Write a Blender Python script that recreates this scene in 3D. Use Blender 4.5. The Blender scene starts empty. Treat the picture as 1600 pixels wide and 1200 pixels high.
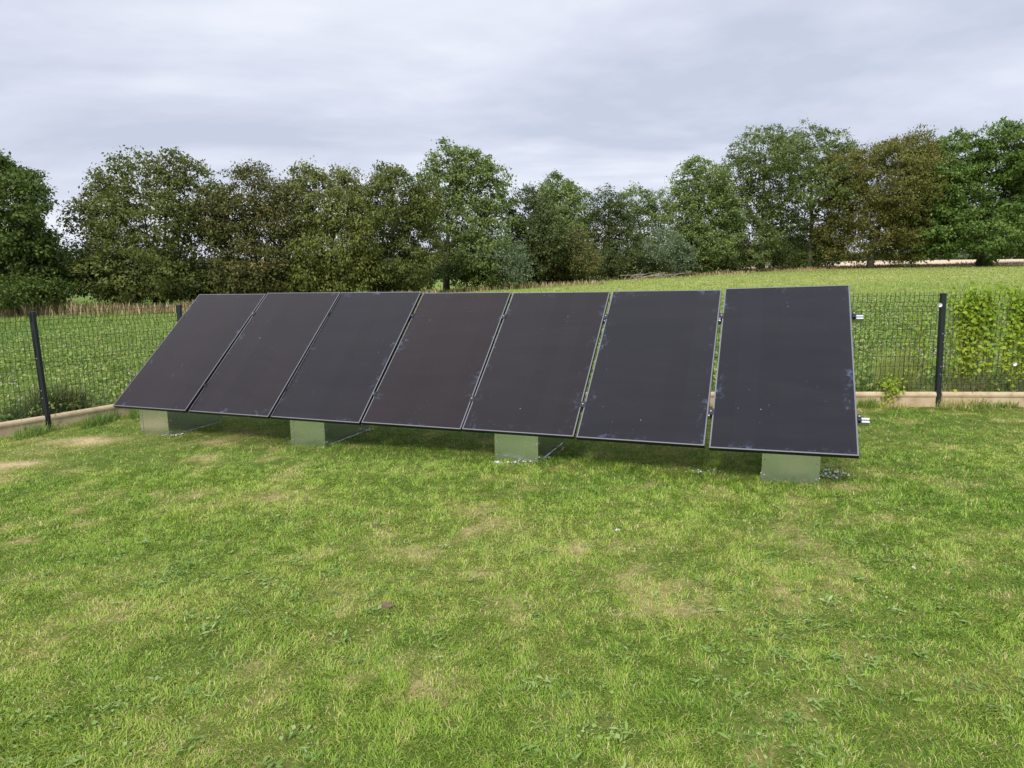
import bpy, math, random
import numpy as np
from mathutils import Matrix, Vector

C = bpy.context.scene
COL = C.collection
rng = np.random.default_rng(11)

# ------------------------------------------------------------------ camera
F, PITCH, ROLL, H = 1061.08, 0.1610, -0.0100, 1.6645      # focal length in pixels of a 1600 wide frame
_up0 = np.array([0, math.sin(PITCH), math.cos(PITCH)]); _r0 = np.array([1., 0, 0])
FW = np.array([0, math.cos(PITCH), -math.sin(PITCH)])
RT = math.cos(ROLL)*_r0 + math.sin(ROLL)*_up0
UP = -math.sin(ROLL)*_r0 + math.cos(ROLL)*_up0
cam = bpy.data.cameras.new('camera'); cam.sensor_width = 36; cam.lens = F/1600*36
cam.clip_start = .05; cam.clip_end = 4000
co = bpy.data.objects.new('camera', cam); COL.objects.link(co)
M = Matrix.Identity(4)
for i in range(3):
    M[i][0], M[i][1], M[i][2] = RT[i], UP[i], -FW[i]
M[2][3] = H
co.matrix_world = M
C.camera = co

# ------------------------------------------------------------------ light
SUN_EL, SUN_ROT = math.radians(41), math.radians(203)
world = bpy.data.worlds.new('World'); C.world = world; world.use_nodes = True
nt = world.node_tree; nt.nodes.clear()
def N(t, kind, **kw):
    n = t.nodes.new(kind)
    for k, v in kw.items():
        if k.startswith('i_'):
            key = k[2:]
            key = int(key) if key.isdigit() else key.replace('_', ' ')
            n.inputs[key].default_value = v
        else: setattr(n, k, v)
    return n
def build_world():
    L = nt.links.new
    sky = N(nt, 'ShaderNodeTexSky', sky_type='NISHITA', sun_disc=False, sun_elevation=SUN_EL, sun_rotation=SUN_ROT)
    tc = N(nt, 'ShaderNodeTexCoord')
    sep = N(nt, 'ShaderNodeSeparateXYZ'); L(tc.outputs['Generated'], sep.inputs[0])
    zc = N(nt, 'ShaderNodeMath', operation='MAXIMUM', i_1=0.0); L(sep.outputs[2], zc.inputs[0])
    za = N(nt, 'ShaderNodeMath', operation='ADD', i_1=0.24); L(zc.outputs[0], za.inputs[0])
    dx = N(nt, 'ShaderNodeMath', operation='DIVIDE'); L(sep.outputs[0], dx.inputs[0]); L(za.outputs[0], dx.inputs[1])
    dy = N(nt, 'ShaderNodeMath', operation='DIVIDE'); L(sep.outputs[1], dy.inputs[0]); L(za.outputs[0], dy.inputs[1])
    cmb = N(nt, 'ShaderNodeCombineXYZ'); L(dx.outputs[0], cmb.inputs[0]); L(dy.outputs[0], cmb.inputs[1])
    mp = N(nt, 'ShaderNodeMapping'); L(cmb.outputs[0], mp.inputs[0])
    mp.inputs['Rotation'].default_value = (0, 0, math.radians(-38)); mp.inputs['Scale'].default_value = (.62, 1.15, 1)
    mp.inputs['Location'].default_value = (3.1, 1.7, 0)
    n1 = N(nt, 'ShaderNodeTexNoise', i_Scale=1.15, i_Detail=7, i_Roughness=.54, i_Distortion=.45); L(mp.outputs[0], n1.inputs['Vector'])
    n2 = N(nt, 'ShaderNodeTexNoise', i_Scale=3.6, i_Detail=5, i_Roughness=.5, i_Distortion=.2); L(mp.outputs[0], n2.inputs['Vector'])
    mx = N(nt, 'ShaderNodeMix', data_type='FLOAT', i_0=.22); L(n1.outputs[0], mx.inputs[2]); L(n2.outputs[0], mx.inputs[3])
    rp = N(nt, 'ShaderNodeValToRGB'); L(mx.outputs[0], rp.inputs[0])
    e = rp.color_ramp.elements
    e[0].position = .39; e[0].color = (.475, .51, .615, 1)
    e[1].position = .61; e[1].color = (.735, .755, .825, 1)
    m = e.new(.50); m.color = (.59, .62, .72, 1)
    # overcast: the cloud sheet is brighter overhead than near the horizon
    zr = N(nt, 'ShaderNodeMapRange', interpolation_type='SMOOTHSTEP'); L(zc.outputs[0], zr.inputs[0])
    zr.inputs[1].default_value = .38; zr.inputs[2].default_value = .95; zr.inputs[3].default_value = 1.0; zr.inputs[4].default_value = SKY_TOP
    sc = N(nt, 'ShaderNodeVectorMath', operation='SCALE'); L(rp.outputs[0], sc.inputs[0]); L(zr.outputs[0], sc.inputs['Scale'])
    s10 = N(nt, 'ShaderNodeVectorMath', operation='SCALE'); L(sc.outputs[0], s10.inputs[0]); s10.inputs['Scale'].default_value = SKY_GAIN
    mix = N(nt, 'ShaderNodeMix', data_type='RGBA', i_0=.93); L(sky.outputs[0], mix.inputs[6]); L(s10.outputs[0], mix.inputs[7])
    bg = N(nt, 'ShaderNodeBackground'); bg.inputs[1].default_value = .1; L(mix.outputs[2], bg.inputs[0])
    out = N(nt, 'ShaderNodeOutputWorld'); L(bg.outputs[0], out.inputs[0])
SKY_TOP, SKY_GAIN = 2.2, 8.0
build_world()
sl = bpy.data.lights.new('sun', 'SUN'); sl.energy = 2.0; sl.angle = math.radians(14); sl.color = (1, .96, .88)
so = bpy.data.objects.new('sun', sl); COL.objects.link(so)
sd = Vector((math.sin(SUN_ROT)*math.cos(SUN_EL), math.cos(SUN_ROT)*math.cos(SUN_EL), math.sin(SUN_EL)))
so.rotation_euler = sd.to_track_quat('Z', 'Y').to_euler()
C.view_settings.view_transform = 'Standard'; C.view_settings.look = 'None'
C.view_settings.exposure = 0.65; C.view_settings.gamma = 1
C.cycles.max_bounces = 6; C.cycles.diffuse_bounces = 3; C.cycles.glossy_bounces = 3; C.cycles.transmission_bounces = 3
C.cycles.use_denoising = True
try:
    C.cycles.denoiser = 'OPENIMAGEDENOISE'; C.cycles.denoising_input_passes = 'RGB_ALBEDO_NORMAL'; C.cycles.denoising_prefilter = 'ACCURATE'
except Exception: pass

# ------------------------------------------------------------------ helpers
def tag(o, label=None, cat=None, group=None, kind=None):
    if label: o['label'] = label
    if cat: o['category'] = cat
    if group: o['group'] = group
    if kind: o['kind'] = kind
    return o
def empty(name, loc=(0, 0, 0), rz=0.0):
    o = bpy.data.objects.new(name, None); COL.objects.link(o)
    o.location = loc; o.rotation_euler = (0, 0, rz); o.empty_display_size = .2
    return o
def np_mesh(name, V, faces, mat, parent=None, attrs=None, smooth=False, mats=None, fm=None):
    """faces: list of int arrays (n,k); one mesh object"""
    me = bpy.data.meshes.new(name)
    V = np.ascontiguousarray(V, dtype=np.float32)
    me.vertices.add(len(V)); me.vertices.foreach_set('co', V.ravel())
    if not isinstance(faces, list): faces = [faces]
    faces = [np.asarray(f, dtype=np.int32) for f in faces if len(f)]
    li = np.concatenate([f.ravel() for f in faces]); tot = np.concatenate([np.full(len(f), f.shape[1], np.int32) for f in faces])
    st = np.concatenate([[0], np.cumsum(tot)[:-1]]).astype(np.int32)
    me.loops.add(len(li)); me.loops.foreach_set('vertex_index', li)
    me.polygons.add(len(tot)); me.polygons.foreach_set('loop_start', st); me.polygons.foreach_set('loop_total', tot)
    if smooth: me.polygons.foreach_set('use_smooth', np.ones(len(tot), bool))
    for m in (mats or [mat]): me.materials.append(m)
    if fm is not None: me.polygons.foreach_set('material_index', np.asarray(fm, np.int32))
    me.update(calc_edges=True)
    for k, a in (attrs or {}).items():
        at = me.attributes.new(k, 'FLOAT', 'POINT'); at.data.foreach_set('value', np.ascontiguousarray(a, dtype=np.float32))
    o = bpy.data.objects.new(name, me); COL.objects.link(o)
    if parent: o.parent = parent
    return o
class MB:
    """collects boxes, prisms and tubes, builds them as one mesh"""
    def __init__(s): s.v = []; s.f = []; s.n = 0; s.m = []
    def add(s, V, Fs, mi=0):
        V = np.asarray(V, float)
        for f in Fs: s.f.append([i+s.n for i in f]); s.m.append(mi)
        s.v.append(V); s.n += len(V)
    def box(s, a, b, mi=0, T=None):
        a = np.asarray(a, float); b = np.asarray(b, float)
        V = np.array([[(a, b)[i][0], (a, b)[j][1], (a, b)[k][2]] for k in (0, 1) for j in (0, 1) for i in (0, 1)])
        if T is not None: V = V@np.asarray(T[0]).T + np.asarray(T[1])
        s.add(V, [(0, 2, 3, 1), (4, 5, 7, 6), (0, 1, 5, 4), (2, 6, 7, 3), (0, 4, 6, 2), (1, 3, 7, 5)], mi)
    def prism(s, poly, axis0, axis1, ext, org, d0, d1, mi=0):
        """poly in (axis0, axis1) coordinates extruded along ext from d0 to d1"""
        P = np.asarray(poly, float); A0, A1, E, O = map(lambda q: np.asarray(q, float), (axis0, axis1, ext, org))
        n = len(P); base = O + P[:, :1]*A0 + P[:, 1:]*A1
        V = np.concatenate([base + E*d0, base + E*d1])
        s.add(V, [list(range(n))[::-1], list(range(n, 2*n))] + [(i, (i+1) % n, n+(i+1) % n, n+i) for i in range(n)], mi)
    def tube(s, P, r, k=6, mi=0, cap=True):
        V, Fs = tube_arrays(P, r, k)
        if cap: Fs = Fs + [list(range(k))[::-1], list(range(len(V)-k, len(V)))]
        s.add(V, Fs, mi)
    def build(s, name, mat, parent=None, mats=None, smooth=False, bevel=0):
        me = bpy.data.meshes.new(name)
        me.from_pydata(np.concatenate(s.v).tolist(), [], s.f)
        for m in (mats or [mat]): me.materials.append(m)
        for p, i in zip(me.polygons, s.m): p.material_index = i; p.use_smooth = smooth
        me.update()
        o = bpy.data.objects.new(name, me); COL.objects.link(o)
        if parent: o.parent = parent
        if bevel:
            b = o.modifiers.new('bevel', 'BEVEL'); b.width = bevel; b.segments = 2; b.limit_method = 'ANGLE'
        return o
def tube_arrays(P, r, k=6):
    P = np.asarray(P, float); n = len(P); r = np.broadcast_to(np.asarray(r, float), (n,))
    T = np.gradient(P, axis=0); T /= np.linalg.norm(T, axis=1, keepdims=True)+1e-9
    ref = np.array([0, 0, 1.]) if abs(T[0][2]) < .9 else np.array([1., 0, 0])
    A = np.cross(T, ref); A /= np.linalg.norm(A, axis=1, keepdims=True)+1e-9
    B = np.cross(T, A)
    a = np.arange(k)*2*math.pi/k
    V = P[:, None] + r[:, None, None]*(np.cos(a)[None, :, None]*A[:, None] + np.sin(a)[None, :, None]*B[:, None])
    Fs = [(i*k+j, i*k+(j+1) % k, (i+1)*k+(j+1) % k, (i+1)*k+j) for i in range(n-1) for j in range(k)]
    return V.reshape(-1, 3), Fs
# value noise on the ground plane
_tab = np.random.default_rng(5).random((256, 256))
def vnoise(x, y, s, off=0.0):
    x = np.asarray(x, float)/s+off+100; y = np.asarray(y, float)/s+off*1.7+100
    xi = np.floor(x).astype(int); yi = np.floor(y).astype(int); fx = x-xi; fy = y-yi
    fx = fx*fx*(3-2*fx); fy = fy*fy*(3-2*fy)
    g = lambda i, j: _tab[i % 256, j % 256]
    return (g(xi, yi)*(1-fx)+g(xi+1, yi)*fx)*(1-fy) + (g(xi, yi+1)*(1-fx)+g(xi+1, yi+1)*fx)*fy
def fbm(x, y, s, off=0.0, o=4):
    t = 0; a = 1; w = 0
    for i in range(o): t = t+a*vnoise(x, y, s/2**i, off+i*7.3); w += a; a *= .55
    return t/w
def sstep(a, b, x): t = np.clip((x-a)/(b-a), 0, 1); return t*t*(3-2*t)

# the ground: the lawn falls a little to the left, the field climbs gently away to the right
def terr(x, y):
    x = np.asarray(x, float); y = np.asarray(y, float)
    s = np.maximum(0, y-8.9); s = 75*(1-np.exp(-s/75))
    return .24*np.tanh(x/12) + (.026+.027*np.tanh(x/30))*s
def ray(px, py): return FW*F + RT*(px-800) - UP*(py-600)
def at(px, py, y):
    d = ray(px, py); t = y/d[1]; return np.array([0, 0, H])+t*d
def ground(px, py):
    d = ray(px, py); t = .004
    P = None
    for it in range(60):
        P = np.array([0, 0, H])+t*d
        t = t*(1+.6*(P[2]-float(terr(P[0], P[1])))/H) if True else t
    return P

# ------------------------------------------------------------------ materials
def new_mat(name):
    m = bpy.data.materials.new(name); m.use_nodes = True
    t = m.node_tree; b = t.nodes['Principled BSDF']
    return m, t, b, t.links.new
def simple(name, col, rough=.6, metal=0., noise=0.0, scale=8, spec=.5):
    m, t, b, L = new_mat(name)
    b.inputs['Roughness'].default_value = rough; b.inputs['Metallic'].default_value = metal
    b.inputs['Specular IOR Level'].default_value = spec
    if noise:
        tc = N(t, 'ShaderNodeTexCoord'); n = N(t, 'ShaderNodeTexNoise', i_Scale=scale, i_Detail=6, i_Roughness=.6)
        L(tc.outputs['Object'], n.inputs['Vector'])
        r = N(t, 'ShaderNodeValToRGB'); L(n.outputs[0], r.inputs[0])
        e = r.color_ramp.elements; e[0].position = .3; e[1].position = .7
        e[0].color = tuple(c*(1-noise) for c in col)+(1,); e[1].color = tuple(min(1, c*(1+noise)) for c in col)+(1,)
        L(r.outputs[0], b.inputs['Base Color'])
    else: b.inputs['Base Color'].default_value = tuple(col)+(1,)
    return m
def leafmat(name, stops, trans=.3, rough=.5, spec=.25):
    """albedo from the per-leaf attribute 'v' through a colour ramp, part of the light passes through the leaf"""
    m, t, b, L = new_mat(name)
    a = N(t, 'ShaderNodeAttribute', attribute_name='v')
    r = N(t, 'ShaderNodeValToRGB'); L(a.outputs['Fac'], r.inputs[0])
    e = r.color_ramp.elements
    for i, (p, c) in enumerate(stops):
        q = e[i] if i < 2 and i < len(e) else e.new(p)
        q.position = p; q.color = tuple(c)+(1,)
    L(r.outputs[0], b.inputs['Base Color'])
    b.inputs['Roughness'].default_value = rough; b.inputs['Specular IOR Level'].default_value = spec
    tr = N(t, 'ShaderNodeBsdfTranslucent'); L(r.outputs[0], tr.inputs[0])
    mx = N(t, 'ShaderNodeMixShader', i_0=trans); L(b.outputs[0], mx.inputs[1]); L(tr.outputs[0], mx.inputs[2])
    L(mx.outputs[0], t.nodes['Material Output'].inputs[0])
    return m
def scl(c, k): return tuple(x*k for x in c)
def foliage(name, col, warm, k=1.0):
    return leafmat(name, [(0., scl(col, .6*k)), (1., scl(warm, 1.45*k)), (.35, scl(col, 1.05*k)), (.7, scl(col, 1.5*k))])

M_bark = simple('bark', (.085, .072, .055), .9, noise=.5, scale=3)
M_greybark = simple('grey_bark', (.16, .145, .12), .9, noise=.45, scale=3)
M_anth = simple('anthracite_paint', (.016, .02, .024), .45, spec=.4)
M_wire = simple('wire_coating', (.012, .022, .018), .5, spec=.4)
M_alu = simple('mill_aluminium', (.60, .61, .63), .34, 1., noise=.06, scale=20)
M_bolt = simple('zinc_bolt', (.42, .42, .44), .5, 1.)
M_black = simple('black_plastic', (.01, .01, .012), .5)

def mat_galv():
    m, t, b, L = new_mat('galvanised_steel')
    tc = N(t, 'ShaderNodeTexCoord')
    v = N(t, 'ShaderNodeTexVoronoi', i_Scale=38.); L(tc.outputs['Object'], v.inputs['Vector'])
    n = N(t, 'ShaderNodeTexNoise', i_Scale=3.5, i_Detail=5); L(tc.outputs['Object'], n.inputs['Vector'])
    mx = N(t, 'ShaderNodeMix', data_type='FLOAT', i_0=.03); L(n.outputs[0], mx.inputs[2]); L(v.outputs['Color'], mx.inputs[3])
    r = N(t, 'ShaderNodeValToRGB'); L(mx.outputs[0], r.inputs[0])
    e = r.color_ramp.elements; e[0].position = .25; e[0].color = (.70, .73, .79, 1); e[1].position = .75; e[1].color = (.80, .83, .88, 1)
    L(r.outputs[0], b.inputs['Base Color']); b.inputs['Metallic'].default_value = 1.
    rr = N(t, 'ShaderNodeMapRange'); L(mx.outputs[0], rr.inputs[0]); rr.inputs[3].default_value = .23; rr.inputs[4].default_value = .30
    L(rr.outputs[0], b.inputs['Roughness'])
    return m
M_galv = mat_galv()

def mat_glass():
    m, t, b, L = new_mat('solar_glass')
    tc = N(t, 'ShaderNodeTexCoord'); oi = N(t, 'ShaderNodeObjectInfo')
    off = N(t, 'ShaderNodeVectorMath', operation='SCALE'); off.inputs[0].default_value = (31, 17, 9); L(oi.outputs['Random'], off.inputs['Scale'])
    ad = N(t, 'ShaderNodeVectorMath', operation='ADD'); L(tc.outputs['Object'], ad.inputs[0]); L(off.outputs[0], ad.inputs[1])
    sep = N(t, 'ShaderNodeSeparateXYZ'); L(tc.outputs['Object'], sep.inputs[0])
    # cells: six columns, thin darker seams, half-cut rows
    def seams(axis, pitch, width):
        d = N(t, 'ShaderNodeMath', operation='DIVIDE', i_1=pitch); L(sep.outputs[axis], d.inputs[0])
        f = N(t, 'ShaderNodeMath', operation='FRACT'); L(d.outputs[0], f.inputs[0])
        g = N(t, 'ShaderNodeMath', operation='LESS_THAN', i_1=width/pitch); L(f.outputs[0], g.inputs[0]); return g
    sx = seams(0, .1667, .003); sy = seams(1, .0828, .002)
    sm = N(t, 'ShaderNodeMath', operation='MAXIMUM'); L(sx.outputs[0], sm.inputs[0]); L(sy.outputs[0], sm.inputs[1])
    # column to column tone of the cells
    cx = N(t, 'ShaderNodeMath', operation='DIVIDE', i_1=.1667); L(sep.outputs[0], cx.inputs[0])
    fl = N(t, 'ShaderNodeMath', operation='FLOOR'); L(cx.outputs[0], fl.inputs[0])
    cb = N(t, 'ShaderNodeCombineXYZ'); L(fl.outputs[0], cb.inputs[0]); L(oi.outputs['Random'], cb.inputs[1])
    wn = N(t, 'ShaderNodeTexWhiteNoise', noise_dimensions='2D'); L(cb.outputs[0], wn.inputs['Vector'])
    tone = N(t, 'ShaderNodeMapRange'); L(wn.outputs['Value'], tone.inputs[0]); tone.inputs[3].default_value = .88; tone.inputs[4].default_value = 1.12
    hue = N(t, 'ShaderNodeMix', data_type='RGBA'); L(oi.outputs['Alpha'], hue.inputs[0])
    hue.inputs[6].default_value = (.0135, .0075, .0078, 1); hue.inputs[7].default_value = (.0075, .0078, .0115, 1)
    base = N(t, 'ShaderNodeVectorMath', operation='SCALE'); L(hue.outputs[2], base.inputs[0]); L(tone.outputs[0], base.inputs['Scale'])
    seamc = N(t, 'ShaderNodeMix', data_type='RGBA'); L(sm.outputs[0], seamc.inputs[0]); L(base.outputs[0], seamc.inputs[6]); seamc.inputs[7].default_value = (.008, .008, .009, 1)
    # hand smears, mostly along the edges, and dried drops
    ax = N(t, 'ShaderNodeMath', operation='SUBTRACT', i_1=.52); L(sep.outputs[0], ax.inputs[0])
    ab = N(t, 'ShaderNodeMath', operation='ABSOLUTE'); L(ax.outputs[0], ab.inputs[0])
    ay = N(t, 'ShaderNodeMath', operation='SUBTRACT', i_1=.902); L(sep.outputs[1], ay.inputs[0])
    abb = N(t, 'ShaderNodeMath', operation='ABSOLUTE'); L(ay.outputs[0], abb.inputs[0])
    ex = N(t, 'ShaderNodeMapRange', interpolation_type='SMOOTHSTEP'); L(ab.outputs[0], ex.inputs[0]); ex.inputs[1].default_value = .40; ex.inputs[2].default_value = .51
    ey = N(t, 'ShaderNodeMapRange', interpolation_type='SMOOTHSTEP'); L(abb.outputs[0], ey.inputs[0]); ey.inputs[1].default_value = .80; ey.inputs[2].default_value = .90
    em = N(t, 'ShaderNodeMath', operation='MAXIMUM'); L(ex.outputs[0], em.inputs[0]); L(ey.outputs[0], em.inputs[1])
    def nz(scale, lo, hi, detail=4, stretch=(1, 1, 1), rot=0, dist=.6):
        mp = N(t, 'ShaderNodeMapping'); L(ad.outputs[0], mp.inputs[0]); mp.inputs['Scale'].default_value = stretch; mp.inputs['Rotation'].default_value = (0, 0, rot)
        n = N(t, 'ShaderNodeTexNoise', i_Scale=scale, i_Detail=detail, i_Roughness=.6, i_Distortion=dist); L(mp.outputs[0], n.inputs['Vector'])
        r = N(t, 'ShaderNodeMapRange', interpolation_type='SMOOTHSTEP'); L(n.outputs[0], r.inputs[0]); r.inputs[1].default_value = lo; r.inputs[2].default_value = hi
        return r
    big = nz(4.2, .50, .72); fine = nz(26, .46, .66)
    e1 = N(t, 'ShaderNodeMath', operation='MULTIPLY'); L(big.outputs[0], e1.inputs[0]); L(em.outputs[0], e1.inputs[1])
    e2 = N(t, 'ShaderNodeMath', operation='MULTIPLY'); L(e1.outputs[0], e2.inputs[0]); L(fine.outputs[0], e2.inputs[1])
    streak = nz(9, .70, .80, 3, (1, .28, 1), .5, 1.4); gate = nz(2.3, .56, .66, 2)
    s2 = N(t, 'ShaderNodeMath', operation='MULTIPLY'); L(streak.outputs[0], s2.inputs[0]); L(gate.outputs[0], s2.inputs[1])
    spot = nz(30, .72, .78, 2, dist=0.); gate2 = nz(3.1, .54, .64, 2)
    s3 = N(t, 'ShaderNodeMath', operation='MULTIPLY'); L(spot.outputs[0], s3.inputs[0]); L(gate2.outputs[0], s3.inputs[1])
    dust = nz(2.0, .3, .8, 6, (.5, 2.2, 1))
    def acc(col, fac, c, k):
        f = N(t, 'ShaderNodeMath', operation='MULTIPLY', i_1=k); L(fac.outputs[0], f.inputs[0])
        x = N(t, 'ShaderNodeMix', data_type='RGBA'); L(f.outputs[0], x.inputs[0]); L(col, x.inputs[6]); x.inputs[7].default_value = c
        return x.outputs[2]
    c = acc(seamc.outputs[2], dust, (.10, .09, .085, 1), .05)
    c = acc(c, e2, (.18, .23, .38, 1), .45)
    c = acc(c, s2, (.34, .36, .42, 1), .55)
    c = acc(c, s3, (.42, .44, .5, 1), .6)
    L(c, b.inputs['Base Color'])
    rg = N(t, 'ShaderNodeMapRange'); L(dust.outputs[0], rg.inputs[0]); rg.inputs[3].default_value = .2; rg.inputs[4].default_value = .3
    L(rg.outputs[0], b.inputs['Roughness']); b.inputs['IOR'].default_value = 1.30
    return m
M_glass = mat_glass()
M_lip = simple('sky_lit_frame_edge', (.17, .17, .18), .42, .6)  # lip of the black frame, sky reflection put into its colour as grey
M_frame = simple('black_anodised_frame', (.012, .012, .014), .45, .3)
M_back = simple('bounce_white_backsheet', (.7, .7, .7), .6)  # white chosen to bounce light into the shade under the panels

def mat_concrete():
    m, t, b, L = new_mat('cream_concrete')
    tc = N(t, 'ShaderNodeTexCoord')
    n = N(t, 'ShaderNodeTexNoise', i_Scale=5., i_Detail=8, i_Roughness=.65); L(tc.outputs['Object'], n.inputs['Vector'])
    r = N(t, 'ShaderNodeValToRGB'); L(n.outputs[0], r.inputs[0]); e = r.color_ramp.elements
    e[0].position = .28; e[0].color = (.30, .215, .13, 1); e[1].position = .62; e[1].color = (.56, .44, .29, 1)
    q = e.new(.45); q.color = (.47, .355, .225, 1)
    n2 = N(t, 'ShaderNodeTexNoise', i_Scale=1.6, i_Detail=6, i_Roughness=.7); L(tc.outputs['Object'], n2.inputs['Vector'])
    r2 = N(t, 'ShaderNodeMapRange'); L(n2.outputs[0], r2.inputs[0]); r2.inputs[1].default_value = .55; r2.inputs[2].default_value = .75; r2.inputs[4].default_value = .5
    mx = N(t, 'ShaderNodeMix', data_type='RGBA'); L(r2.outputs[0], mx.inputs[0]); L(r.outputs[0], mx.inputs[6]); mx.inputs[7].default_value = (.30, .26, .17, 1)
    L(mx.outputs[2], b.inputs['Base Color']); b.inputs['Roughness'].default_value = .9
    bp = N(t, 'ShaderNodeBump', i_Strength=.25, i_Distance=.01); L(n.outputs[0], bp.inputs['Height']); L(bp.outputs[0], b.inputs['Normal'])
    return m
M_conc = mat_concrete()

def mat_ground(name, stops, scale):
    m, t, b, L = new_mat(name)
    a = N(t, 'ShaderNodeAttribute', attribute_name='v')
    g = N(t, 'ShaderNodeNewGeometry')
    n = N(t, 'ShaderNodeTexNoise', i_Scale=scale, i_Detail=8, i_Roughness=.7); L(g.outputs['Position'], n.inputs['Vector'])
    mr = N(t, 'ShaderNodeMapRange'); L(n.outputs[0], mr.inputs[0]); mr.inputs[1].default_value = .3; mr.inputs[2].default_value = .7; mr.inputs[3].default_value = -.30; mr.inputs[4].default_value = .30
    ad = N(t, 'ShaderNodeMath', operation='ADD'); L(a.outputs['Fac'], ad.inputs[0]); L(mr.outputs[0], ad.inputs[1])
    r = N(t, 'ShaderNodeValToRGB'); L(ad.outputs[0], r.inputs[0]); e = r.color_ramp.elements
    for i, (p, c) in enumerate(stops):
        q = e[i] if i < 2 else e.new(p)
        q.position = p; q.color = tuple(c)+(1,)
    L(r.outputs[0], b.inputs['Base Color']); b.inputs['Roughness'].default_value = .95; b.inputs['Specular IOR Level'].default_value = .1
    bp = N(t, 'ShaderNodeBump', i_Strength=.6, i_Distance=.03); L(n.outputs[0], bp.inputs['Height']); L(bp.outputs[0], b.inputs['Normal'])
    return m
M_lawn = mat_ground('lawn_thatch', [(0., (.08, .12, .02)), (1., (.52, .38, .23)), (.35, (.15, .165, .04)), (.65, (.30, .25, .11))], 38.)
M_field = mat_ground('field_ground', [(0., (.05, .09, .016)), (1., (.60, .47, .33)), (.4, (.19, .25, .05)), (.6, (.27, .29, .08)), (.8, (.52, .41, .27))], 1.3)

# ------------------------------------------------------------------ panels: measured corner and axes of each
# bottom left corner (x, y, z), direction along the row, direction up the slope
S = .9171; PW, PL = 1.04, 1.967*S; FD = .035
PAN = [((-4.815, 8.048, .127), (.93568, -.35278, .00658), (.26928, .7075, .6534)),
       ((-3.731, 7.677, .125), (.93435, -.3563, .00623), (.26867, .69747, .66434)),
       ((-2.655, 7.301, .127), (.93633, -.35107, .00583), (.26423, .6968, .66682)),
       ((-1.572, 6.914, .137), (.93604, -.35181, .00813), (.26622, .70455, .65782)),
       ((-.497, 6.51, .149), (.9329, -.35997, .01132), (.27191, .7067, .65318)),
       ((.582, 6.051, .168), (.93223, -.36163, .01265), (.27249, .70684, .65279)),
       ((1.657, 5.569, .184), (.92756, -.37256, .02887), (.26866, .7021, .65945))]
PAN = [(np.array([o[0]*S, o[1]*S, (o[2]+.165)*S]), np.array(u), np.array(v)) for o, u, v in PAN]
def pmat(o, u, v):
    u = u/np.linalg.norm(u); w = np.cross(u, v); w /= np.linalg.norm(w); v = np.cross(w, u)
    m = Matrix.Identity(4)
    for i in range(3): m[i][0], m[i][1], m[i][2], m[i][3] = u[i], v[i], w[i], o[i]
    return m
# ------------------------------------------------------------------ setting: ground sheets
_a, _b = ground(76, 671)[:2], ground(0, 684)[:2]
LF = [_a+(_b-_a)*2.6/np.linalg.norm(_b-_a), _a, np.array([-4.5, 9.25])]     # left fence line: posts
RP = ground(1464, 635)[:2]
cn = LF[2]
dirb = (RP-cn); nb = 4; step = dirb/nb
BF = [cn+step*i for i in range(nb+1)] + [RP+step*1.0]
print('left', LF, 'right post', RP, 'bay', np.linalg.norm(step))
def backline(x): return cn[1] + (x-cn[0])*dirb[1]/dirb[0]
def leftline(y):
    y = np.asarray(y, float)
    return np.where(y < LF[1][1], LF[1][0]+(y-LF[1][1])*(LF[1][0]-LF[0][0])/(LF[1][1]-LF[0][1]),
                    LF[1][0]+(y-LF[1][1])*(LF[2][0]-LF[1][0])/(LF[2][1]-LF[1][1]))

BARE = [(135, 690, .55, .28, .9), (20, 727, .4, .2, .85), (70, 705, .6, .2, .5), (430, 775, .34, .2, .6), (600, 735, .7, .22, .22), (1325, 762, .25, .12, .7),
        (1130, 960, .2, .12, .45), (1290, 745, .3, .15, .2), (480, 790, .5, .2, .3), (1500, 870, .5, .2, .25), (850, 1040, .3, .15, .3), (1420, 930, .4, .2, .15),
        (700, 800, .6, .25, .12), (180, 895, .3, .15, .45), (60, 905, .3, .12, .5), (1000, 790, .6, .2, .12), (1540, 1060, .35, .2, .35), (880, 1120, .2, .12, .3), (1400, 1100, .3, .2, .15)]
BARE = [(ground(a, b)[:2], rx, ry, k) for a, b, rx, ry, k in BARE]
def dryness(x, y):
    d = sstep(.46, .78, fbm(x, y, 1.5, 3.1))*.24 + sstep(.52, .74, fbm(x, y, .34, 9.7))*.40 + sstep(.6, .85, vnoise(x, y, .09, 5.5))*.25
    for c, rx, ry, k in BARE:
        r2 = ((x-c[0])/rx)**2+((y-c[1])/ry)**2
        d = np.maximum(d, k*np.exp(-r2*.9)*(.65+.7*vnoise(x, y, .12, 4.4)))
    return np.clip(d, 0, 1)
def build_lawn():
    xs = np.arange(-9.5, 15, .1); ys = np.arange(-4, 9.6, .1)
    X, Y = np.meshgrid(xs, ys)
    X = np.maximum(X, leftline(Y)); Y2 = np.minimum(Y, backline(X))
    Z = terr(X, Y2)+.012*(fbm(X, Y2, .8, 2.)-.5)
    V = np.stack([X, Y2, Z], -1).reshape(-1, 3); nx = len(xs); ny = len(ys)
    i, j = np.meshgrid(np.arange(nx-1), np.arange(ny-1)); a = (j*nx+i).ravel()
    Fq = np.stack([a, a+1, a+nx+1, a+nx], 1)
    p = V[Fq]; area = np.linalg.norm(np.cross(p[:, 2]-p[:, 0], p[:, 3]-p[:, 1]), axis=1); Fq = Fq[area > 1e-4]
    o = np_mesh('lawn', V, Fq, M_lawn, attrs={'v': dryness(V[:, 0], V[:, 1])}, smooth=True)
    tag(o, kind='structure')
build_lawn()
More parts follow.
